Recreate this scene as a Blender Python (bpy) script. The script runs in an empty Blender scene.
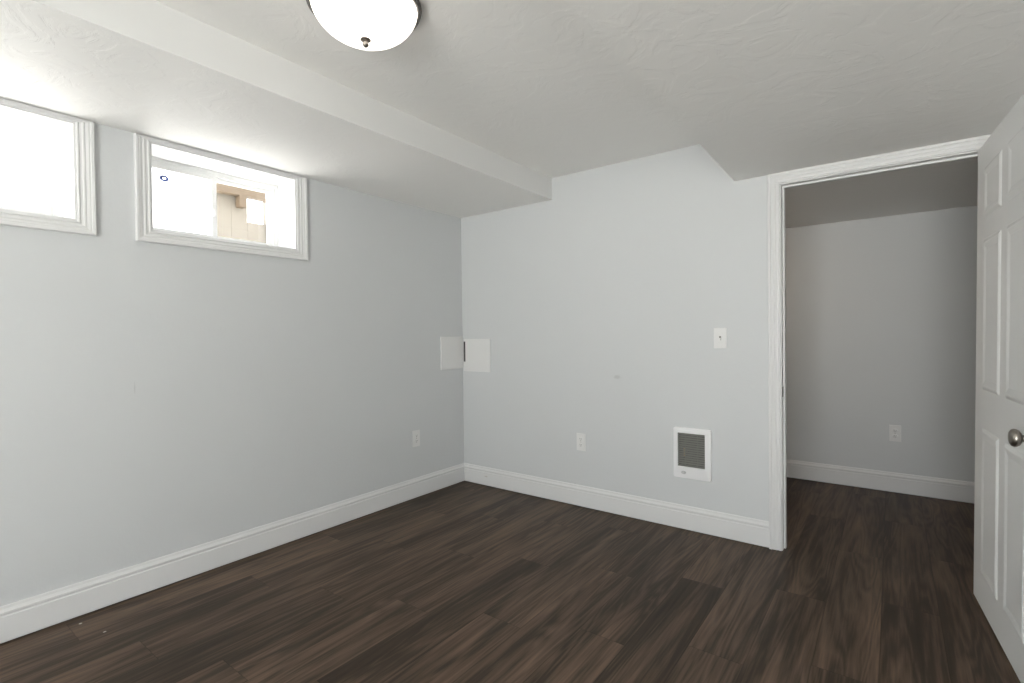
import bpy, bmesh, math, random
from mathutils import Vector, Matrix
S = bpy.context.scene
COL = S.collection
PI = math.pi

# ------------------------------------------------------------------ camera
def setup_camera():
    cam = bpy.data.cameras.new('camera')
    cam.sensor_width = 36.0
    cam.lens = 505.19 / 1024 * 36.0
    cam.clip_start = .02
    o = bpy.data.objects.new('camera', cam)
    COL.objects.link(o)
    yaw, pitch, roll = -0.6446, -0.0132, -0.0118
    f = Vector((math.sin(yaw)*math.cos(pitch), math.cos(yaw)*math.cos(pitch), math.sin(pitch)))
    r = Vector((math.cos(yaw), -math.sin(yaw), 0))
    u = r.cross(f)
    r2 = r*math.cos(roll) + u*math.sin(roll)
    u2 = u*math.cos(roll) - r*math.sin(roll)
    m = Matrix((r2, u2, -f)).transposed().to_4x4()
    m.translation = Vector((2.8775, -3.1383, 1.2223))
    o.matrix_world = m
    S.camera = o
setup_camera()

# ------------------------------------------------------------------ world, portals, exposure
SKY_UP, SKY_DOWN = 12.5, 20.0
LAMP_E = 2.2
ADDED_REARS = [(2.05, 3.80, .06, 2.00)]        # unseen opening added behind the camera to light the room (x0, x1, z0, z1)
SIDES = []      # opening in the right wall, behind the camera (y0, y1, z0, z1)
w = bpy.data.worlds.new('daylight')
S.world = w
w.use_nodes = True
nt = w.node_tree
nt.nodes.clear()
out = nt.nodes.new('ShaderNodeOutputWorld')
bg = nt.nodes.new('ShaderNodeBackground')
tc = nt.nodes.new('ShaderNodeTexCoord')
sp = nt.nodes.new('ShaderNodeSeparateXYZ')
rp = nt.nodes.new('ShaderNodeValToRGB')
mr = nt.nodes.new('ShaderNodeMapRange')
mr.inputs['From Min'].default_value = -1
nt.links.new(tc.outputs['Generated'], sp.inputs[0])
nt.links.new(sp.outputs['Z'], mr.inputs['Value'])
nt.links.new(mr.outputs[0], rp.inputs[0])
k = 1.0 / SKY_DOWN
e = rp.color_ramp.elements
e[0].position = 0.0; e[0].color = (1.0, .985, .965, 1)            # sunlit pale ground around the house
e[1].position = 1.0; e[1].color = (SKY_UP*k*.85, SKY_UP*k*.95, SKY_UP*k*1.1, 1)
n = e.new(.485); n.color = (1.0, .985, .965, 1)
n = e.new(.515); n.color = (SKY_UP*k, SKY_UP*k*1.0, SKY_UP*k*1.02, 1)
nt.links.new(rp.outputs[0], bg.inputs['Color'])
bg.inputs['Strength'].default_value = SKY_DOWN
nt.links.new(bg.outputs[0], out.inputs[0])

def portal(name, loc, rot, sx, sy):
    l = bpy.data.lights.new(name, 'AREA')
    l.shape = 'RECTANGLE'; l.size = sx; l.size_y = sy
    l.cycles.is_portal = True
    o = bpy.data.objects.new(name, l)
    COL.objects.link(o); o.location = loc; o.rotation_euler = rot
WIN_Z0, WIN_Z1 = 1.747, 2.180
WINS = [(-2.220, -1.466), (-3.252, -2.498), (-4.85, -4.10), (-5.88, -5.13)]     # y ranges of the openings in the left wall, last two added for light
for i, (a, b) in enumerate(WINS):
    portal('window_daylight', (-.26, (a+b)/2, (WIN_Z0+WIN_Z1)/2), (0, -PI/2, 0), WIN_Z1-WIN_Z0, b-a)
for x0, x1, z0, z1 in ADDED_REARS:
    portal('rear_fill_daylight', ((x0+x1)/2, -6.36, (z0+z1)/2), (PI/2, 0, 0), x1-x0, z1-z0)
for y0, y1, z0, z1 in SIDES:
    portal('side_daylight', (4.08, (y0+y1)/2, (z0+z1)/2), (0, PI/2, 0), z1-z0, y1-y0)

S.view_settings.view_transform = 'Standard'
S.view_settings.look = 'None'
S.view_settings.gamma = 1
S.view_settings.use_curve_mapping = False
S.view_settings.exposure = 0.13
S.cycles.max_bounces = 14
S.cycles.diffuse_bounces = 10
S.cycles.transparent_max_bounces = 12
S.cycles.sample_clamp_indirect = 6

# ------------------------------------------------------------------ materials
def mat(name, col, rough=.5, metal=0.0, spec=.5, bump=None, bump_scale=20, emit=None, estr=0):
    m = bpy.data.materials.new(name)
    m.use_nodes = True
    t = m.node_tree
    b = t.nodes['Principled BSDF']
    b.inputs['Base Color'].default_value = (*col, 1)
    b.inputs['Roughness'].default_value = rough
    b.inputs['Metallic'].default_value = metal
    b.inputs['Specular IOR Level'].default_value = spec
    if emit:
        b.inputs['Emission Color'].default_value = (*emit, 1)
        b.inputs['Emission Strength'].default_value = estr
    if bump:
        g = t.nodes.new('ShaderNodeNewGeometry')
        nz = t.nodes.new('ShaderNodeTexNoise')
        nz.inputs['Scale'].default_value = bump_scale
        nz.inputs['Detail'].default_value = 5
        bp = t.nodes.new('ShaderNodeBump')
        bp.inputs['Strength'].default_value = 1
        bp.inputs['Distance'].default_value = bump
        t.links.new(g.outputs['Position'], nz.inputs['Vector'])
        t.links.new(nz.outputs[0], bp.inputs['Height'])
        t.links.new(bp.outputs[0], b.inputs['Normal'])
    return m

def stain(m, spots):
    """small marks of their own shape on a surface: (centre, radii, colour, amount)"""
    t = m.node_tree
    b = t.nodes['Principled BSDF']
    g = t.nodes.new('ShaderNodeNewGeometry')
    src = None
    base = tuple(b.inputs['Base Color'].default_value)
    if b.inputs['Base Color'].is_linked:
        src = b.inputs['Base Color'].links[0].from_socket
    for c, r, colr, amt in spots:
        s1 = t.nodes.new('ShaderNodeVectorMath'); s1.operation = 'SUBTRACT'
        t.links.new(g.outputs['Position'], s1.inputs[0]); s1.inputs[1].default_value = c
        s2 = t.nodes.new('ShaderNodeVectorMath'); s2.operation = 'DIVIDE'
        t.links.new(s1.outputs[0], s2.inputs[0]); s2.inputs[1].default_value = r
        ln = t.nodes.new('ShaderNodeVectorMath'); ln.operation = 'LENGTH'
        t.links.new(s2.outputs[0], ln.inputs[0])
        nz = t.nodes.new('ShaderNodeTexNoise'); nz.inputs['Scale'].default_value = 60
        t.links.new(g.outputs['Position'], nz.inputs['Vector'])
        ad = t.nodes.new('ShaderNodeMath'); ad.operation = 'ADD'
        t.links.new(ln.outputs['Value'], ad.inputs[0]); t.links.new(nz.outputs[0], ad.inputs[1])
        mp = t.nodes.new('ShaderNodeMapRange'); mp.interpolation_type = 'SMOOTHSTEP'
        mp.inputs['From Min'].default_value = .7; mp.inputs['From Max'].default_value = 1.4
        mp.inputs['To Min'].default_value = amt; mp.inputs['To Max'].default_value = 0
        t.links.new(ad.outputs[0], mp.inputs['Value'])
        mx = t.nodes.new('ShaderNodeMix'); mx.data_type = 'RGBA'
        t.links.new(mp.outputs[0], mx.inputs['Factor'])
        if src: t.links.new(src, mx.inputs['A'])
        else: mx.inputs['A'].default_value = base
        mx.inputs['B'].default_value = (*colr, 1)
        src = mx.outputs['Result']
    t.links.new(src, b.inputs['Base Color'])
    return m

WALLC = (.594, .607, .615)
M = {}
M['wall_l'] = stain(mat('grey_wall_paint', WALLC, .55, bump=.0006, bump_scale=45),
                    [((0, -2.30, .99), (.02, .004, .05), (.42, .43, .44), .5)])
M['wall_b'] = stain(mat('grey_wall_paint_back', WALLC, .55, bump=.0006, bump_scale=45),
                    [((1.40, 0, .93), (.045, .02, .02), (.47, .48, .48), .7)])
M['wall'] = mat('grey_wall_paint_plain', WALLC, .55, bump=.0006, bump_scale=45)
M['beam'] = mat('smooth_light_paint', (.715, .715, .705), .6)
M['wall_white'] = mat('white_bounce_paint', (.84, .84, .83), .6)  # unseen walls made white to bounce more light into the room
M['rug'] = mat('cream_bounce_wool', (.78, .76, .72), .95, bump=.003, bump_scale=220)  # pale reflector surface of the added rug
M['trim'] = mat('white_trim_paint', (.69, .69, .69), .38, spec=.35)
M['trimb'] = stain(mat('white_baseboard_paint', (.69, .69, .69), .38, spec=.35),
                   [((.25, -.016, .078), (.025, .02, .008), (.45, .40, .34), .6)])
M['door'] = mat('white_door_paint', (.84, .845, .84), .42, spec=.35)
M['vinyl'] = mat('white_vinyl', (.82, .82, .81), .3)
M['plate'] = mat('white_plastic', (.72, .72, .715), .35)
M['enamel'] = mat('white_enamel', (.80, .80, .81), .35)
M['slot'] = mat('dark_slot', (.02, .02, .02), .6)
M['nickel'] = mat('brushed_nickel', (.34, .31, .28), .28, 1.0)
M['bronze'] = mat('dark_nickel_ring', (.16, .15, .14), .35, 1.0)
M['heat_dark'] = mat('heater_grille', (.17, .17, .155), .45, .2)
M['heat_back'] = mat('heater_inside', (.03, .03, .028), .7)
M['copper'] = mat('copper_element', (.35, .22, .09), .35, 1.0)
M['blue'] = mat('blue_decal', (.08, .12, .36), .5)
M['glass_lamp'] = mat('frosted_glass_lit', (.85, .84, .82), .25, emit=(1, .93, .84), estr=LAMP_E)
M['glass_lamp_added'] = mat('frosted_glass_lit_added', (.85, .84, .82), .25, emit=(1, .80, .60), estr=11.0)  # warm glow of the added hall lamp
M['timber'] = mat('brown_timber', (.105, .072, .041), .7, bump=.002, bump_scale=30)
M['siding'] = mat('pale_siding', (.19, .165, .130), .7)
M['darkpane'] = mat('neighbour_window_glass', (.10, .10, .11), .3)

def ceiling_mat():
    m = mat('troweled_ceiling_paint', (.86, .85, .83), .6)
    t = m.node_tree; b = t.nodes['Principled BSDF']
    g = t.nodes.new('ShaderNodeNewGeometry')
    n1 = t.nodes.new('ShaderNodeTexNoise'); n1.inputs['Scale'].default_value = 5.5
    n1.inputs['Detail'].default_value = 6; n1.inputs['Distortion'].default_value = 2.2
    n1.inputs['Roughness'].default_value = .55
    t.links.new(g.outputs['Position'], n1.inputs['Vector'])
    r = t.nodes.new('ShaderNodeValToRGB')
    r.color_ramp.elements[0].position = .46; r.color_ramp.elements[1].position = .56
    t.links.new(n1.outputs[0], r.inputs[0])
    bp = t.nodes.new('ShaderNodeBump'); bp.inputs['Distance'].default_value = .0011
    bp.inputs['Strength'].default_value = .45
    t.links.new(r.outputs[0], bp.inputs['Height'])
    t.links.new(bp.outputs[0], b.inputs['Normal'])
    return m
M['ceil'] = ceiling_mat()

def glass_mat(name, tint):
    m = bpy.data.materials.new(name); m.use_nodes = True
    t = m.node_tree; t.nodes.clear()
    o = t.nodes.new('ShaderNodeOutputMaterial')
    a = t.nodes.new('ShaderNodeBsdfTransparent'); a.inputs[0].default_value = (*tint, 1)
    g = t.nodes.new('ShaderNodeBsdfGlossy'); g.inputs['Roughness'].default_value = .02
    mx = t.nodes.new('ShaderNodeMixShader'); mx.inputs[0].default_value = .06
    t.links.new(a.outputs[0], mx.inputs[1]); t.links.new(g.outputs[0], mx.inputs[2])
    t.links.new(mx.outputs[0], o.inputs[0])
    return m
M['glass'] = glass_mat('window_glass', (.95, .96, .95))
M['glass_grey'] = glass_mat('grey_window_glass', (.66, .66, .65))

def floor_mat():
    m = mat('dark_oak_laminate', (.05, .035, .026), .46, spec=.14)
    t = m.node_tree; b = t.nodes['Principled BSDF']; L = t.links
    def nd(ty, **kw):
        n = t.nodes.new(ty)
        for k, v in kw.items(): setattr(n, k, v)
        return n
    def mth(op, a, b_=None, c=None):
        n = nd('ShaderNodeMath', operation=op)
        for i, v in enumerate((a, b_, c)):
            if v is None: continue
            if isinstance(v, (int, float)): n.inputs[i].default_value = v
            else: L.new(v, n.inputs[i])
        return n.outputs[0]
    g = nd('ShaderNodeNewGeometry'); s = nd('ShaderNodeSeparateXYZ'); L.new(g.outputs['Position'], s.inputs[0])
    X, Y = s.outputs['X'], s.outputs['Y']
    W, LEN = .2, 1.22
    u = mth('DIVIDE', mth('SUBTRACT', X, .04), W)
    row = mth('FLOOR', u); fu = mth('FRACT', u)
    v = mth('SUBTRACT', mth('DIVIDE', mth('ADD', Y, 2.575), LEN), mth('MULTIPLY', row, .5594))
    col = mth('FLOOR', v); fv = mth('FRACT', v)
    cb = nd('ShaderNodeCombineXYZ'); L.new(row, cb.inputs[0]); L.new(col, cb.inputs[1])
    idn = nd('ShaderNodeTexWhiteNoise', noise_dimensions='2D'); L.new(cb.outputs[0], idn.inputs['Vector'])
    ID = idn.outputs['Value']
    gc = nd('ShaderNodeCombineXYZ')
    L.new(mth('MULTIPLY', X, 8.5), gc.inputs[0]); L.new(mth('MULTIPLY', Y, .62), gc.inputs[1]); L.new(mth('MULTIPLY', ID, 37.0), gc.inputs[2])
    n1 = nd('ShaderNodeTexNoise'); n1.inputs['Scale'].default_value = 1.3; n1.inputs['Detail'].default_value = 5
    n1.inputs['Roughness'].default_value = .58; n1.inputs['Distortion'].default_value = .35
    L.new(gc.outputs[0], n1.inputs['Vector'])
    # cathedral rings: bands of a stretched noise field
    n2 = nd('ShaderNodeTexNoise'); n2.inputs['Scale'].default_value = .9; n2.inputs['Detail'].default_value = 2; n2.inputs['Distortion'].default_value = .4
    L.new(gc.outputs[0], n2.inputs['Vector'])
    ring = mth('PINGPONG', mth('MULTIPLY', n2.outputs[0], 26.0), 1.0)
    # fine fibres
    fc = nd('ShaderNodeCombineXYZ')
    L.new(mth('MULTIPLY', X, 130.0), fc.inputs[0]); L.new(mth('MULTIPLY', Y, 5.0), fc.inputs[1]); L.new(mth('MULTIPLY', ID, 11.0), fc.inputs[2])
    n3 = nd('ShaderNodeTexNoise'); n3.inputs['Scale'].default_value = 1.0; n3.inputs['Detail'].default_value = 4
    L.new(fc.outputs[0], n3.inputs['Vector'])
    val = mth('ADD', mth('MULTIPLY', mth('SUBTRACT', n1.outputs[0], .5), 1.4), .52)
    val = mth('ADD', val, mth('MULTIPLY', mth('SUBTRACT', ring, .5), .20))
    val = mth('ADD', val, mth('MULTIPLY', mth('SUBTRACT', n3.outputs[0], .5), .55))
    val = mth('ADD', val, mth('MULTIPLY', mth('SUBTRACT', ID, .5), .07))
    r = nd('ShaderNodeValToRGB'); L.new(val, r.inputs[0])
    el = r.color_ramp.elements
    el[0].position = .12; el[0].color = (.027, .0190, .0132, 1)
    el[1].position = .92; el[1].color = (.165, .108, .074, 1)
    n_ = el.new(.40); n_.color = (.046, .0325, .0230, 1)
    n_ = el.new(.62); n_.color = (.098, .067, .047, 1)
    # seams
    d1 = mth('MULTIPLY', mth('MINIMUM', fu, mth('SUBTRACT', 1.0, fu)), W)
    d2 = mth('MULTIPLY', mth('MINIMUM', fv, mth('SUBTRACT', 1.0, fv)), LEN)
    d = mth('MINIMUM', d1, d2)
    mp = nd('ShaderNodeMapRange'); mp.inputs['From Min'].default_value = .0006; mp.inputs['From Max'].default_value = .0024
    mp.inputs['To Min'].default_value = .6; mp.inputs['To Max'].default_value = 1
    L.new(d, mp.inputs['Value'])
    mx = nd('ShaderNodeVectorMath', operation='SCALE'); L.new(r.outputs[0], mx.inputs[0]); L.new(mp.outputs[0], mx.inputs['Scale'])
    L.new(mx.outputs[0], b.inputs['Base Color'])
    L.new(mth('ADD', mth('MULTIPLY', n3.outputs[0], .16), .34), b.inputs['Roughness'])
    bp = nd('ShaderNodeBump'); bp.inputs['Distance'].default_value = .0006; bp.inputs['Strength'].default_value = .7
    L.new(mth('ADD', mth('MULTIPLY', n3.outputs[0], .6), mp.outputs[0]), bp.inputs['Height'])
    L.new(bp.outputs[0], b.inputs['Normal'])
    stain(m, [((.079, -2.536, 0), (.010, .009, .01), (.55, .54, .5), 1), ((.243, -2.494, 0), (.008, .010, .01), (.5, .48, .45), 1)])
    return m
M['floor'] = floor_mat()

# ------------------------------------------------------------------ mesh helpers
def box(bm, x0, x1, y0, y1, z0, z1, bev=0.0):
    vs = [bm.verts.new((x, y, z)) for x in (x0, x1) for y in (y0, y1) for z in (z0, z1)]
    fs = [(0, 1, 3, 2), (4, 6, 7, 5), (0, 4, 5, 1), (2, 3, 7, 6), (0, 2, 6, 4), (1, 5, 7, 3)]
    ff = [bm.faces.new([vs[i] for i in f]) for f in fs]
    if bev:
        es = list({e for f in ff for e in f.edges})
        bmesh.ops.bevel(bm, geom=es, offset=bev, segments=3, profile=.5, affect='EDGES')
    return vs

def lathe(bm, prof, seg=48, mtx=Matrix.Identity(4), sx=1, sy=1):
    """prof: (radius, z) pairs around local Z"""
    rings = []
    for r, z in prof:
        if r < 1e-6: rings.append([bm.verts.new(mtx @ Vector((0, 0, z)))])
        else: rings.append([bm.verts.new(mtx @ Vector((sx*r*math.cos(2*PI*i/seg), sy*r*math.sin(2*PI*i/seg), z))) for i in range(seg)])
    for a, b in zip(rings, rings[1:]):
        for i in range(seg):
            j = (i+1) % seg
            if len(a) == 1 and len(b) == 1: continue
            if len(a) == 1: bm.faces.new((a[0], b[i], b[j]))
            elif len(b) == 1: bm.faces.new((a[i], a[j], b[0]))
            else: bm.faces.new((a[i], a[j], b[j], b[i]))

def obj(name, bm, m, parent=None, smooth=False, kind=None, **props):
    bmesh.ops.remove_doubles(bm, verts=bm.verts, dist=1e-6)
    bmesh.ops.recalc_face_normals(bm, faces=bm.faces)
    me = bpy.data.meshes.new(name)
    bm.to_mesh(me); bm.free()
    me.materials.append(m)
    if smooth:
        for p in me.polygons: p.use_smooth = True
        me.set_sharp_from_angle(angle=math.radians(38))
    o = bpy.data.objects.new(name, me)
    COL.objects.link(o)
    if parent: o.parent = parent
    if kind: o['kind'] = kind
    for k, v in props.items(): o[k] = v
    return o

def empty(name, loc, kind=None, rot=(0, 0, 0), **props):
    o = bpy.data.objects.new(name, None)
    o.empty_display_size = .05
    COL.objects.link(o); o.location = loc; o.rotation_euler = rot
    if kind: o['kind'] = kind
    for k, v in props.items(): o[k] = v
    return o

def holed_wall(axis, p0, p1, a0, a1, z0, z1, holes):
    """slab between p0,p1 along axis ('x'/'y'), spanning a0..a1 and z0..z1, rectangular holes (a,b,za,zb)"""
    bm = bmesh.new()
    A = sorted({a0, a1} | {h[0] for h in holes} | {h[1] for h in holes})
    Z = sorted({z0, z1} | {h[2] for h in holes} | {h[3] for h in holes})
    def P(p, a, z): return (p, a, z) if axis == 'x' else (a, p, z)
    def solid(i, j):
        if not (0 <= i < len(A)-1 and 0 <= j < len(Z)-1): return False
        ca, cz = (A[i]+A[i+1])/2, (Z[j]+Z[j+1])/2
        return not any(h[0] < ca < h[1] and h[2] < cz < h[3] for h in holes)
    def quad(*ps): bm.faces.new([bm.verts.new(p) for p in ps])
    for i in range(len(A)-1):
        for j in range(len(Z)-1):
            if not solid(i, j): continue
            for p in (p0, p1): quad(P(p, A[i], Z[j]), P(p, A[i+1], Z[j]), P(p, A[i+1], Z[j+1]), P(p, A[i], Z[j+1]))
            for di, a in ((-1, A[i]), (1, A[i+1])):
                if not solid(i+di, j): quad(P(p0, a, Z[j]), P(p1, a, Z[j]), P(p1, a, Z[j+1]), P(p0, a, Z[j+1]))
            for dj, z in ((-1, Z[j]), (1, Z[j+1])):
                if not solid(i, j+dj): quad(P(p0, A[i], z), P(p1, A[i], z), P(p1, A[i+1], z), P(p0, A[i+1], z))
    return bm

def extrude_profile(bm, prof, p0, p1, out, up=Vector((0, 0, 1)), cut0=None, cut1=None):
    """moulding: prof = (out, up) pairs, closed; ends may be mitred by shifting each point along the run by cut(o,u)"""
    p0, p1 = Vector(p0), Vector(p1); d = (p1-p0).normalized()
    a, b = [], []
    for o, u in prof:
        q = out*o + up*u
        a.append(bm.verts.new(p0 + q + d*(cut0(o, u) if cut0 else 0)))
        b.append(bm.verts.new(p1 + q - d*(cut1(o, u) if cut1 else 0)))
    n = len(prof)
    for i in range(n):
        j = (i+1) % n
        bm.faces.new((a[i], a[j], b[j], b[i]))
    bm.faces.new(a); bm.faces.new(list(reversed(b)))

# casing profile: u = 0 at the inner (opening) edge, 1 at the outer edge; d = how far it stands off the wall
CAS = [(0, 0), (0, .009), (.06, .011), (.12, .011), (.18, .008), (.30, .009), (.36, .012), (.44, .012), (.50, .0105),
       (.66, .014), (.74, .0135), (.78, .018), (.94, .019), (1, .016), (1, 0)]
def casing_frame(bm, P, rect, wid, sides, scale=1.0):
    """P(a, z, d): plane coords to world. rect=(a0,a1,z0,z1) inner edge; wid=(left,right,bottom,top) widths (0 = none)"""
    a0, a1, z0, z1 = rect; wl, wr, wb, wt = wid
    def ring(corner):
        ax, zx, sa, sz, wa, wz = corner
        return [bm.verts.new(P(ax + sa*wa*u, zx + sz*wz*u, d*scale)) for u, d in CAS]
    c = {'bl': (a0, z0, -1, -1, wl, wb), 'br': (a1, z0, 1, -1, wr, wb), 'tr': (a1, z1, 1, 1, wr, wt), 'tl': (a0, z1, -1, 1, wl, wt)}
    for s in sides:
        q = {'l': ('bl', 'tl'), 'r': ('br', 'tr'), 'b': ('bl', 'br'), 't': ('tl', 'tr')}[s]
        A, B = ring(c[q[0]]), ring(c[q[1]])
        for i in range(len(A)-1): bm.faces.new((A[i], A[i+1], B[i+1], B[i]))
        bm.faces.new((A[-1], A[0], B[0], B[-1]))
        bm.faces.new(A); bm.faces.new(list(reversed(B)))

# ------------------------------------------------------------------ the room shell
XR, YF = 3.92, -6.2            # right wall, rear wall
HX0, HX1, HY = .6, 5.2, 1.623  # hall beyond the doorway
ZL, ZU, ZS = 2.2025, 2.36, 2.099
ZH = 2.083
TOP = 2.56
JX0, JX1, JZ = 2.390, 3.235, 2.035   # clear door opening

bm = bmesh.new()
box(bm, -.25, HX1+.12, YF-.2, HY+.12, -.12, 0)
obj('floor', bm, M['floor'], kind='structure')

bm = holed_wall('x', -.24, 0, YF-.2, .115, 0, TOP, [(a, b, WIN_Z0, WIN_Z1) for a, b in WINS])
obj('wall_left', bm, M['wall_l'], kind='structure')
bm = holed_wall('y', 0, .115, 0, XR+.1, 0, TOP, [(JX0-.02, JX1+.02, 0, JZ+.02)])
obj('wall_back', bm, M['wall_b'], kind='structure')
bm = holed_wall('x', XR, XR+.12, YF-.2, 0, 0, TOP, SIDES)
obj('wall_right', bm, M['wall_white'], kind='structure')
bm = holed_wall('y', YF-.14, YF, 0, XR, 0, TOP, ADDED_REARS)
obj('wall_front', bm, M['wall_white'], kind='structure')

# stepped ceiling: low strip over the windows, high middle, low soffit on the right
bm = bmesh.new()
def ceil_ring(y):
    sx = 2.1494 - .0217*y
    pts = [(0, ZL), (.8992, ZL), (.8992, ZU), (sx, ZU), (sx, ZS), (XR, ZS), (XR, TOP), (0, TOP)]
    return [bm.verts.new((x, y, z)) for x, z in pts]
A, B = ceil_ring(YF), ceil_ring(0)
for i in range(8):
    j = (i+1) % 8
    bm.faces.new((A[i], A[j], B[j], B[i]))
bm.faces.new(A); bm.faces.new(list(reversed(B)))
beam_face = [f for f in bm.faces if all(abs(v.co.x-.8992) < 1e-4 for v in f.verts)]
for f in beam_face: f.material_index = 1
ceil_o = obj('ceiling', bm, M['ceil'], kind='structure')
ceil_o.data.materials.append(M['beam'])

# hall
bm = bmesh.new(); box(bm, HX0-.1, HX1+.1, HY, HY+.12, 0, TOP); obj('wall_hall_far', bm, M['wall'], kind='structure')
bm = bmesh.new(); box(bm, HX0-.1, HX0, .115, HY, 0, TOP); obj('wall_hall_left', bm, M['wall'], kind='structure')
bm = bmesh.new(); box(bm, HX1, HX1+.1, .115, HY, 0, TOP); obj('wall_hall_right', bm, M['wall'], kind='structure')
bm = bmesh.new(); box(bm, XR+.1, HX1+.1, 0, .115, 0, TOP); obj('wall_hall_near', bm, M['wall'], kind='structure')
bm = bmesh.new(); box(bm, HX0, HX1, .115, HY, ZH, TOP); obj('ceiling_hall', bm, M['ceil'], kind='structure')

# baseboards
BB = [(0, .009), (.015, .009), (.015, .108), (.0125, .112), (.0125, .116), (.0145, .120), (.0145, .127), (.0115, .131), (.008, .138),
      (.0065, .146), (.005, .150), (0, .150)]
bm = bmesh.new(); extrude_profile(bm, BB, (0, YF, 0), (0, 0, 0), Vector((1, 0, 0)), cut1=lambda o, u: o)
obj('baseboard_left', bm, M['trim'], kind='structure')
CASO = 2.3245   # outer edge of the left door casing
bm = bmesh.new(); extrude_profile(bm, BB, (0, 0, 0), (CASO, 0, 0), Vector((0, -1, 0)), cut0=lambda o, u: o)
obj('baseboard_back', bm, M['trimb'], kind='structure')
bm = bmesh.new(); extrude_profile(bm, BB, (3.302, 0, 0), (XR, 0, 0), Vector((0, -1, 0)))
obj('baseboard_back_right', bm, M['trim'], kind='structure')
bm = bmesh.new(); extrude_profile(bm, BB, (HX0, HY, 0), (HX1, HY, 0), Vector((0, -1, 0)))
obj('baseboard_hall', bm, M['trim'], kind='structure')
bm = bmesh.new(); extrude_profile(bm, BB, (XR, YF, 0), (XR, 0, 0), Vector((-1, 0, 0)))
obj('baseboard_right', bm, M['trim'], kind='structure')
bm = bmesh.new(); extrude_profile(bm, BB, (0, YF, 0), (XR, YF, 0), Vector((0, 1, 0)))
obj('baseboard_front', bm, M['trim'], kind='structure')

# door casing (room side) and jamb with stop
bm = bmesh.new()
P = lambda a, z, d: Vector((a, -d, z))
casing_frame(bm, P, (JX0-.005, JX1+.005, 0.001, JZ+.005), (.0605, .0605, 0, .058), 'lrt', 1.0)
obj('trim_1', bm, M['trim'], kind='structure', smooth=False)
bm = bmesh.new()
P = lambda a, z, d: Vector((a, .115+d, z))
casing_frame(bm, P, (JX0-.005, JX1+.005, 0.001, JZ+.005), (.0605, .0605, 0, .04), 'lrt', 1.0)
obj('trim_3', bm, M['trim'], kind='structure')
bm = bmesh.new()
box(bm, JX0-.02, JX0, 0, .115, 0, JZ+.02); box(bm, JX1, JX1+.02, 0, .115, 0, JZ+.02); box(bm, JX0, JX1, 0, .115, JZ, JZ+.02)
box(bm, JX0, JX0+.010, .040, .075, 0, JZ, .0); box(bm, JX1-.010, JX1, .040, .075, 0, JZ); box(bm, JX0+.01, JX1-.01, .040, .075, JZ-.010, JZ)
jamb = obj('trim_2', bm, M['trim'], kind='structure')
bm = bmesh.new(); box(bm, JX0, JX0+.0018, .004, .034, .858, .915, .0006)
sp_ = obj('strike_plate', bm, M['bronze'], jamb, label='dark metal strike plate')
bm = bmesh.new(); box(bm, JX0+.0018, JX0+.0022, .012, .028, .873, .900)
obj('latch_hole', bm, M['slot'], sp_)

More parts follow.
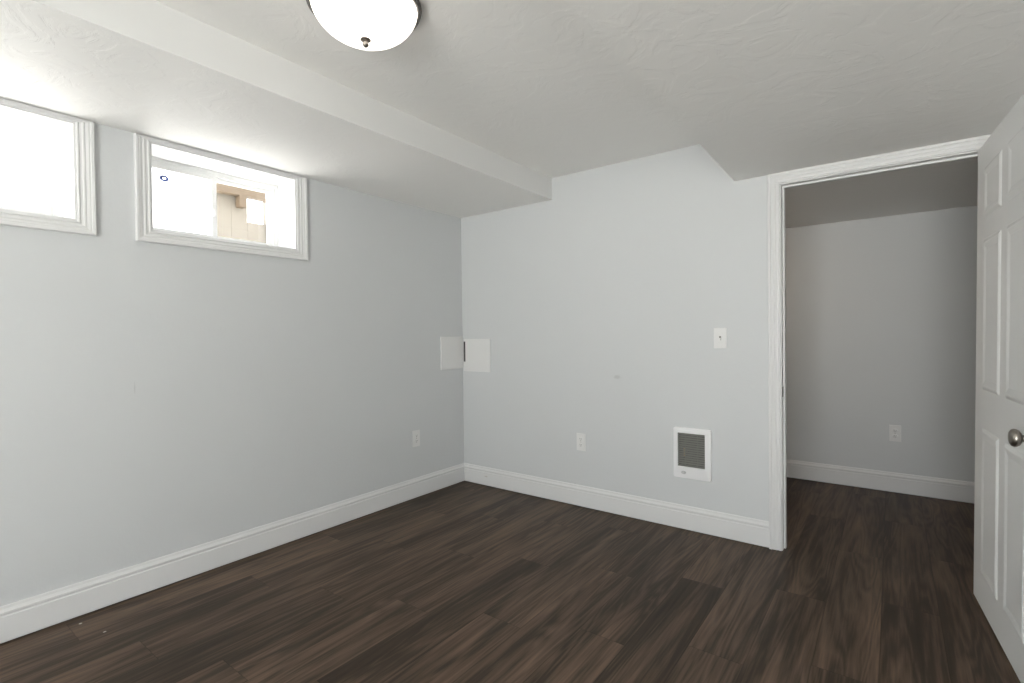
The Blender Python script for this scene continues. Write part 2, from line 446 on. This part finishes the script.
# ------------------------------------------------------------------ windows in the left wall
def make_window(idx, a, b, decal=False, glass='glass_grey'):
    root = empty('window_%d' % idx, (0, (a+b)/2, WIN_Z0), 'structure')
    oy, oz = (a+b)/2, WIN_Z0
    def fin(name, bm, m, par=root, **k):
        bmesh.ops.translate(bm, verts=bm.verts, vec=(0, -oy, -oz))
        return obj(name, bm, m, par, **k)
    z0, z1 = WIN_Z0, WIN_Z1
    bm = bmesh.new()
    P = lambda y, z, d: Vector((d, y, z))
    casing_frame(bm, P, (a, b, z0, z1), (.064, .064, .056, .0185), 'lrbt', 1.05)
    fin('window_casing', bm, M['trim'])
    # drywall-depth jamb extension lining the reveal
    bm = bmesh.new()
    t = .008
    box(bm, -.238, .004, a, a+t, z0, z1); box(bm, -.238, .004, b-t, b, z0, z1)
    box(bm, -.238, .004, a+t, b-t, z0, z0+t); box(bm, -.238, .004, a+t, b-t, z1-t, z1)
    fin('jamb_extension', bm, M['trim'])
    A0, B0, Z0, Z1 = a+t, b-t, z0+t, z1-t
    # vinyl frame set at the outside of the wall
    fw = .030
    bm = bmesh.new()
    for (y0, y1, q0, q1) in ((A0, A0+fw, Z0, Z1), (B0-fw, B0, Z0, Z1), (A0+fw, B0-fw, Z0, Z0+fw), (A0+fw, B0-fw, Z1-fw, Z1)):
        box(bm, -.238, -.205, y0, y1, q0, q1)
    box(bm, -.205, -.199, A0, A0+.012, Z0, Z1); box(bm, -.205, -.199, B0-.012, B0, Z0, Z1)
    box(bm, -.205, -.199, A0+.012, B0-.012, Z1-.012, Z1); box(bm, -.205, -.199, A0+.012, B0-.012, Z0, Z0+.012)
    fin('window_frame', bm, M['vinyl'])
    A1, B1, Q0, Q1 = A0+fw, B0-fw, Z0+fw, Z1-fw
    mid = (A1+B1)/2
    sw = .028
    for k, (s0, s1, xo) in enumerate(((A1, mid+.014, -.212), (mid-.014, B1, -.226))):
        bm = bmesh.new()
        for (y0, y1, q0, q1) in ((s0, s0+sw, Q0, Q1), (s1-sw, s1, Q0, Q1), (s0+sw, s1-sw, Q0, Q0+sw*.8), (s0+sw, s1-sw, Q1-sw*.8, Q1)):
            box(bm, xo-.006, xo+.006, y0, y1, q0, q1, .0015)
        sash = fin('sash', bm, M['vinyl'])
        bm = bmesh.new(); box(bm, xo-.002, xo+.001, s0+sw-.002, s1-sw+.002, Q0+sw*.8-.002, Q1-sw*.8+.002)
        pane = fin('pane', bm, M[glass], sash)
        if k == 0:
            bm = bmesh.new(); box(bm, xo+.006, xo+.013, s1-.020, s1-.008, Q0+.13, Q0+.17, .002)
            fin('sash_latch', bm, M['vinyl'], sash)
            if decal:
                # small blue ring decal stuck on the pane
                bm = bmesh.new()
                cy, cz = DECAL
                n = 8
                vi, vo, vi2, vo2 = [], [], [], []
                for i in range(n):
                    an = 2*PI*(i+.5)/n
                    for lst, rr, xx in ((vi, .0075, xo+.0015), (vo, .0205, xo+.0015), (vi2, .0075, xo+.0012), (vo2, .0205, xo+.0012)):
                        lst.append(bm.verts.new((xx, cy+rr*1.15*math.cos(an), cz+rr*.85*math.sin(an))))
                for i in range(n):
                    j = (i+1) % n
                    bm.faces.new((vi[i], vi[j], vo[j], vo[i])); bm.faces.new((vi2[i], vo2[i], vo2[j], vi2[j]))
                    bm.faces.new((vo[i], vo[j], vo2[j], vo2[i])); bm.faces.new((vi[i], vi2[i], vi2[j], vi[j]))
                fin('decal', bm, M['blue'], sash, label='small blue octagonal ring decal')
    return root
DECAL = (-2.088, 2.075)
make_window(1, *WINS[0], decal=True)
make_window(2, *WINS[1])
make_window(3, *WINS[2], glass='glass')  # unseen window added to bring in more daylight from the left
make_window(4, *WINS[3], glass='glass')  # another added window out of view, for daylight on the door

# rear window added behind the camera, lets fill daylight into the room
def added_rear_window(idx, X0, X1, Z0, Z1, loc=(0, YF, 0), rz=0):
    root = empty('window_%d' % idx, loc, 'structure', rot=(0, 0, rz))
    bm = bmesh.new()
    casing_frame(bm, lambda a, z, d: Vector((a, d, z)), (X0, X1, Z0, Z1), (.06, .06, .06, .06), 'lrbt')
    obj('window_casing', bm, M['trim'], root)
    bm = bmesh.new()
    xm, t = (X0+X1)/2, .035
    for (x0, x1, q0, q1) in ((X0, X0+t, Z0, Z1), (X1-t, X1, Z0, Z1), (X0+t, X1-t, Z0, Z0+t), (X0+t, X1-t, Z1-t, Z1), (xm-.02, xm+.02, Z0+t, Z1-t)):
        box(bm, x0, x1, -.12, -.07, q0, q1)
    fr = obj('window_frame', bm, M['vinyl'], root)
    bm = bmesh.new(); box(bm, X0+t, X1-t, -.097, -.094, Z0+t, Z1-t)
    obj('pane', bm, M['glass'], fr)
added_rear_window(5, *ADDED_REARS[0])

# ------------------------------------------------------------------ six-panel door, standing open
def make_door():
    Wd, Hd, Td = .850, 2.018, .035
    zs = [0, .145, .785, .952, 1.598, 1.688, 1.908, Hd]
    xs = [0, .138, .398, .488, .745, Wd]
    root = empty('door_1', (DOOR_P[0], DOOR_P[1], .010), 'structure', rot=(-.0075, 0, DOOR_A))
    # local: +X along the leaf from the hinge, visible face at y=0 looking to -Y, thickness to +Y
    bm = bmesh.new()
    def q(pts): bm.faces.new([bm.verts.new(p) for p in pts])
    def face_side(yf, sgn):
        for i in range(5):
            for j in range(7):
                x0, x1, z0, z1 = xs[i], xs[i+1], zs[j], zs[j+1]
                if i in (1, 3) and j in (1, 3, 5):
                    # moulded recess then raised field
                    steps = [(0, 0), (.007, -.0035), (.014, -.006), (.022, -.006), (.040, -.003), (.042, -.0025)]
                    rings = []
                    for ins, dep in steps:
                        y = yf - sgn*dep
                        rings.append([(x0+ins, y, z0+ins), (x1-ins, y, z0+ins), (x1-ins, y, z1-ins), (x0+ins, y, z1-ins)])
                    for A_, B_ in zip(rings, rings[1:]):
                        for k in range(4):
                            l = (k+1) % 4
                            q((A_[k], A_[l], B_[l], B_[k]))
                    q(rings[-1])
                else:
                    q(((x0, yf, z0), (x1, yf, z0), (x1, yf, z1), (x0, yf, z1)))
    face_side(0, -1); face_side(Td, 1)
    for i in range(5):
        for z in (0, Hd): q(((xs[i], 0, z), (xs[i+1], 0, z), (xs[i+1], Td, z), (xs[i], Td, z)))
    for j in range(7):
        for x in (0, Wd): q(((x, 0, zs[j]), (x, 0, zs[j+1]), (x, Td, zs[j+1]), (x, Td, zs[j])))
    obj('door_leaf', bm, M['door'], root)
    kz = KNOB_Z
    for side in (-1, 1):
        y0 = 0 if side < 0 else Td
        mt = Matrix.Translation((KNOB_S, y0, kz)) @ Matrix.Rotation(PI/2 if side < 0 else -PI/2, 4, 'X')
        bm = bmesh.new()
        lathe(bm, [(0, .0), (.033, .0), (.033, .003), (.030, .007), (.024, .010), (.0, .0105)], 40, mt)
        rose = obj('knob_rose', bm, M['nickel'], root, smooth=True)
        bm = bmesh.new()
        lathe(bm, [(0, .0104), (.0125, .0104), (.0110, .018), (.0115, .026), (.018, .029), (.0255, .034), (.0292, .041), (.0296, .046),
                   (.0270, .052), (.0200, .0565), (.010, .0585), (0, .0589)], 40, mt)
        obj('door_knob', bm, M['nickel'], root, smooth=True, label='round brushed nickel knob')
    for hz in (.18, 1.0, 1.80):
        bm = bmesh.new()
        lathe(bm, [(0, 0), (.0055, 0), (.0055, .09), (0, .09)], 16, Matrix.Translation((-.006, Td+.004, hz)))
        box(bm, -.0015, -.0005, .006, Td, hz, hz+.09)
        obj('hinge', bm, M['nickel'], root, smooth=True)
    bm = bmesh.new(); box(bm, Wd, Wd+.001, .005, .030, kz-.028, kz+.028)
    obj('latch_plate', bm, M['nickel'], root)
DOOR_P = (3.176, -.030)
DOOR_A = -PI/2 + math.radians(4.35)
KNOB_S, KNOB_Z = .800, .855
make_door()

# ------------------------------------------------------------------ ceiling lamp
def ceiling_lamp(lx, ly, lz, label, glass='glass_lamp'):
    lamp = empty('ceiling_lamp', (lx, ly, lz), label=label, category='ceiling lamp')
    bm = bmesh.new()
    lathe(bm, [(0, 0), (.170, 0), (.187, -.004), (.190, -.012), (.188, -.022), (.181, -.026), (.174, -.024), (.170, -.016), (0, -.014)], 96)
    obj('lamp_base', bm, M['bronze'], lamp, smooth=True, label='dark metal pan above the glass')
    bm = bmesh.new()
    prof = []
    R0, H0 = .1755, .105
    for i in range(21):
        a = (PI/2)*i/20
        prof.append((R0*math.cos(a)**.85 if i < 20 else 0, -.022 - H0*math.sin(a)**1.25))
    prof = [(R0-.006, -.016), (R0, -.018)] + prof
    lathe(bm, prof, 96)
    obj('lamp_shade', bm, M[glass], lamp, smooth=True, label='lit frosted white glass bowl')
    bm = bmesh.new()
    zb = -.022-H0
    lathe(bm, [(0, zb+.002), (.017, zb+.001), (.018, zb-.002), (.012, zb-.005), (.006, zb-.007), (.006, zb-.010), (.010, zb-.013),
               (.011, zb-.018), (.008, zb-.023), (.003, zb-.0265), (0, zb-.027)], 32)
    obj('finial', bm, M['nickel'], lamp, smooth=True, label='small metal finial under the bowl')
    return lamp
ceiling_lamp(1.447, -2.045, ZU, 'round flush ceiling lamp with lit white glass bowl and small finial')
ceiling_lamp(1.55, .85, ZH, 'round flush ceiling lamp added unseen in the hall, left of the doorway', 'glass_lamp_added')  # out of view, added to brighten the hall wall and ceiling

# cream rug added out of view, bounces daylight up to the ceiling
bm = bmesh.new(); box(bm, .25, 3.75, -6.05, -3.45, 0, .012, .004)
obj('bounce_rug', bm, M['rug'], label='large cream wool rug added unseen behind the camera to bounce light', category='rug')

# ------------------------------------------------------------------ wall plates
def facing(loc, axis):
    """empties whose local -Y looks into the room: 'b' = on a wall facing -y, 'l' = on the left wall facing +x"""
    return (0, 0, 0) if axis == 'b' else (0, 0, PI/2)

def outlet(loc, axis, label, w=.071, h=.122):
    root = empty('power_outlet', loc, rot=facing(loc, axis), label=label, category='outlet', group='white duplex outlets')
    bm = bmesh.new(); box(bm, -w/2, w/2, -.0055, 0, -h/2, h/2, .0018)
    obj('cover_plate', bm, M['plate'], root)
    for s in (-1, 1):
        bm = bmesh.new()
        mt = Matrix.Translation((0, -.0055, s*.0205)) @ Matrix.Rotation(PI/2, 4, 'X')
        lathe(bm, [(0, 0), (.0172, 0), (.0172, .0012), (.016, .0020), (0, .0020)], 32, mt, 1, .82)
        rc = obj('receptacle', bm, M['plate'], root, smooth=True)
        bm = bmesh.new()
        box(bm, -.0075, -.0050, -.0079, -.0075, s*.0205-.001, s*.0205+.0075)
        box(bm, .0050, .0072, -.0079, -.0075, s*.0205-.0005, s*.0205+.0070)
        box(bm, -.0022, .0022, -.0079, -.0075, s*.0205-.0090, s*.0205-.0050)
        obj('socket_slots', bm, M['slot'], rc)
    bm = bmesh.new()
    lathe(bm, [(0, 0), (.003, 0), (.0025, .001), (0, .0012)], 16, Matrix.Translation((0, -.0055, 0)) @ Matrix.Rotation(PI/2, 4, 'X'))
    obj('screw', bm, M['nickel'], root)
    return root
outlet((0, -.533, .448), 'l', 'white duplex outlet low on the left wall near the corner')
outlet((1.121, 0, .459), 'b', 'white duplex outlet on the back wall between the corner and the heater')
outlet((2.897, HY, .447), 'b', 'white duplex outlet on the far hall wall seen through the doorway')

sw = empty('light_switch', (2.065, 0, 1.188), label='small white toggle switch plate beside the door casing above the heater', category='light switch')
bm = bmesh.new(); box(bm, -.037, .037, -.0058, 0, -.0605, .0605, .0018); obj('cover_plate', bm, M['plate'], sw)
bm = bmesh.new(); box(bm, -.0055, .0055, -.0062, -.0056, -.012, .012); obj('toggle_slot', bm, M['heat_dark'], sw)
bm = bmesh.new()
vs = box(bm, -.004, .004, -.018, -.0060, -.008, .002)
for v in vs:
    if v.co.y < -.01: v.co.z -= .004; v.co.x *= .8
obj('toggle', bm, M['plate'], sw)
for s in (-1, 1):
    bm = bmesh.new(); lathe(bm, [(0, 0), (.003, 0), (.0025, .001), (0, .0012)], 16, Matrix.Translation((0, -.0058, s*.030)) @ Matrix.Rotation(PI/2, 4, 'X'))
    obj('screw', bm, M['plate'], sw)

# blank plates either side of the corner, the right one with a dark slot at the corner
bp = empty('blank_cover_plate', (0, -.131, 1.081), rot=(0, 0, PI/2), label='square blank white plate on the left wall, meeting the corner', category='wall plate', group='blank plates in the corner')
bm = bmesh.new(); box(bm, -.1305, .1305, -.008, 0, -.133, .133, .0015); obj('plate', bm, M['plate'], bp)
bp2 = empty('blank_cover_plate', (.158, 0, 1.058), label='square blank white plate on the back wall, with dark slot at the corner', category='wall plate', group='blank plates in the corner')
bm = bmesh.new()
box(bm, -.122, .144, -.008, 0, -.134, .134, .0015)
box(bm, -.143, -.122, -.0075, 0, .113, .134); box(bm, -.143, -.122, -.0075, 0, -.134, -.055)
obj('plate', bm, M['plate'], bp2)
bm = bmesh.new(); box(bm, -.143, -.122, -.003, 0, -.055, .113); obj('slot', bm, M['slot'], bp2, label='narrow dark slot')

# ------------------------------------------------------------------ wall heater
hx, hz = 1.898, .4795
ht = empty('wall_heater', (hx, 0, hz), label='white recessed electric wall heater with dark louvred grille, low on the back wall', category='heater')
Wh, Hh, D = .1145, .1555, .021
gx0, gx1, gz0, gz1 = -.086, .079, -.083, .1245
bm = bmesh.new()
# rounded outer shell with a rectangular grille opening
def rr(w, h, r, y, n=6):
    pts = []
    for cx, cz, a0 in ((w-r, h-r, 0), (-w+r, h-r, PI/2), (-w+r, -h+r, PI), (w-r, -h+r, 1.5*PI)):
        for i in range(n+1):
            a = a0 + (PI/2)*i/n
            pts.append((cx+r*math.cos(a), y, cz+r*math.sin(a)))
    return [bm.verts.new(p) for p in pts]
R1 = rr(Wh, Hh, .012, 0); R2 = rr(Wh, Hh, .012, -D+.007); R3 = rr(Wh-.002, Hh-.002, .011, -D+.002); R4 = rr(Wh-.007, Hh-.007, .008, -D)
for A_, B_ in ((R1, R2), (R2, R3), (R3, R4)):
    for i in range(len(A_)):
        j = (i+1) % len(A_); bm.faces.new((A_[i], A_[j], B_[j], B_[i]))
bm.faces.new(R1)
n = len(R4)//4
corner = [bm.verts.new(p) for p in ((gx1, -D, gz1), (gx0, -D, gz1), (gx0, -D, gz0), (gx1, -D, gz0))]
inner = [bm.verts.new((v.co.x, -.003, v.co.z)) for v in corner]
for c in range(4):
    arc = R4[c*n:(c+1)*n]
    for i in range(n-1): bm.faces.new((arc[i], arc[i+1], corner[c]))
    c2 = (c+1) % 4
    bm.faces.new((arc[-1], R4[(c2*n) % len(R4)], corner[c2], corner[c]))
    bm.faces.new((corner[c], corner[c2], inner[c2], inner[c]))
obj('heater_body', bm, M['enamel'], ht, smooth=True)
bm = bmesh.new(); box(bm, gx0+.0005, gx1-.0005, -.004, -.002, gz0+.0005, gz1-.0005); obj('heater_core', bm, M['heat_back'], ht)
bm = bmesh.new()
NL = 15
for i in range(NL):
    z = gz0 + (gz1-gz0)*(i+.5)/NL
    vs = box(bm, gx0+.001, gx1-.001, -.0175, -.0165, z-.0048, z+.0048)
    for v in vs: v.co.y += (v.co.z-z)*.5
for x in (gx0+.045, gx1-.045): box(bm, x-.001, x+.001, -.0150, -.010, gz0+.001, gz1-.001)
obj('grille', bm, M['heat_dark'], ht, label='dark grey horizontal louvres')
bm = bmesh.new(); lathe(bm, [(0, 0), (.006, 0), (.006, .05), (0, .05)], 16, Matrix.Translation((gx0+.040, -.0095, -.02)))
obj('heating_element', bm, M['copper'], ht, label='dull brass element behind the grille')
bm = bmesh.new(); lathe(bm, [(0, 0), (.0135, 0), (.013, .004), (.010, .006), (0, .0062)], 32, Matrix.Translation((-.049, -D+.0002, -.119)) @ Matrix.Rotation(PI/2, 4, 'X'), 1.1, .72)
box(bm, -.060, -.038, -D-.0085, -D-.0055, -.1205, -.1175, .001)
obj('thermostat_knob', bm, mat('grey_knob', (.50, .50, .51), .4), ht, smooth=True, label='small grey oval thermostat knob')

# ------------------------------------------------------------------ outside, seen through the glass
GZ = 1.50
bm = bmesh.new(); box(bm, -2.1, -1.35, -1.6, 1.0, GZ-.3, GZ)
obj('ground_pad', bm, mat('pale_ground', (.5, .48, .44), .9), kind='structure')
pf = empty('timber_porch', (-1.6, -1.0, GZ), label='brown timber porch frame with header beam and post outside the right window', category='porch')
def porch(name, x0, x1, y0, y1, z0, z1, m='timber', **k):
    bm = bmesh.new(); box(bm, x0+1.6, x1+1.6, y0+1.0, y1+1.0, z0-GZ, z1-GZ, .003)
    return obj(name, bm, M[m], pf, **k)
porch('header_beam', -1.68, -1.60, -1.245, .60, 2.452, 2.54)
porch('bracket', -1.68, -1.60, -1.052, -.992, 2.355, 2.452)
for y0, y1, z0, z1 in ((-1.205, -1.08, GZ, 2.54), (-1.08, -.942, GZ, 2.54), (-.942, -.774, GZ, 2.253), (-.774, .60, GZ, 2.54)):
    porch('siding_board', -1.76, -1.70, y0, y1, z0, z1, 'siding', label='pale weathered board')
porch('downspout', -1.70, -1.66, -.775, -.757, GZ, 2.45)
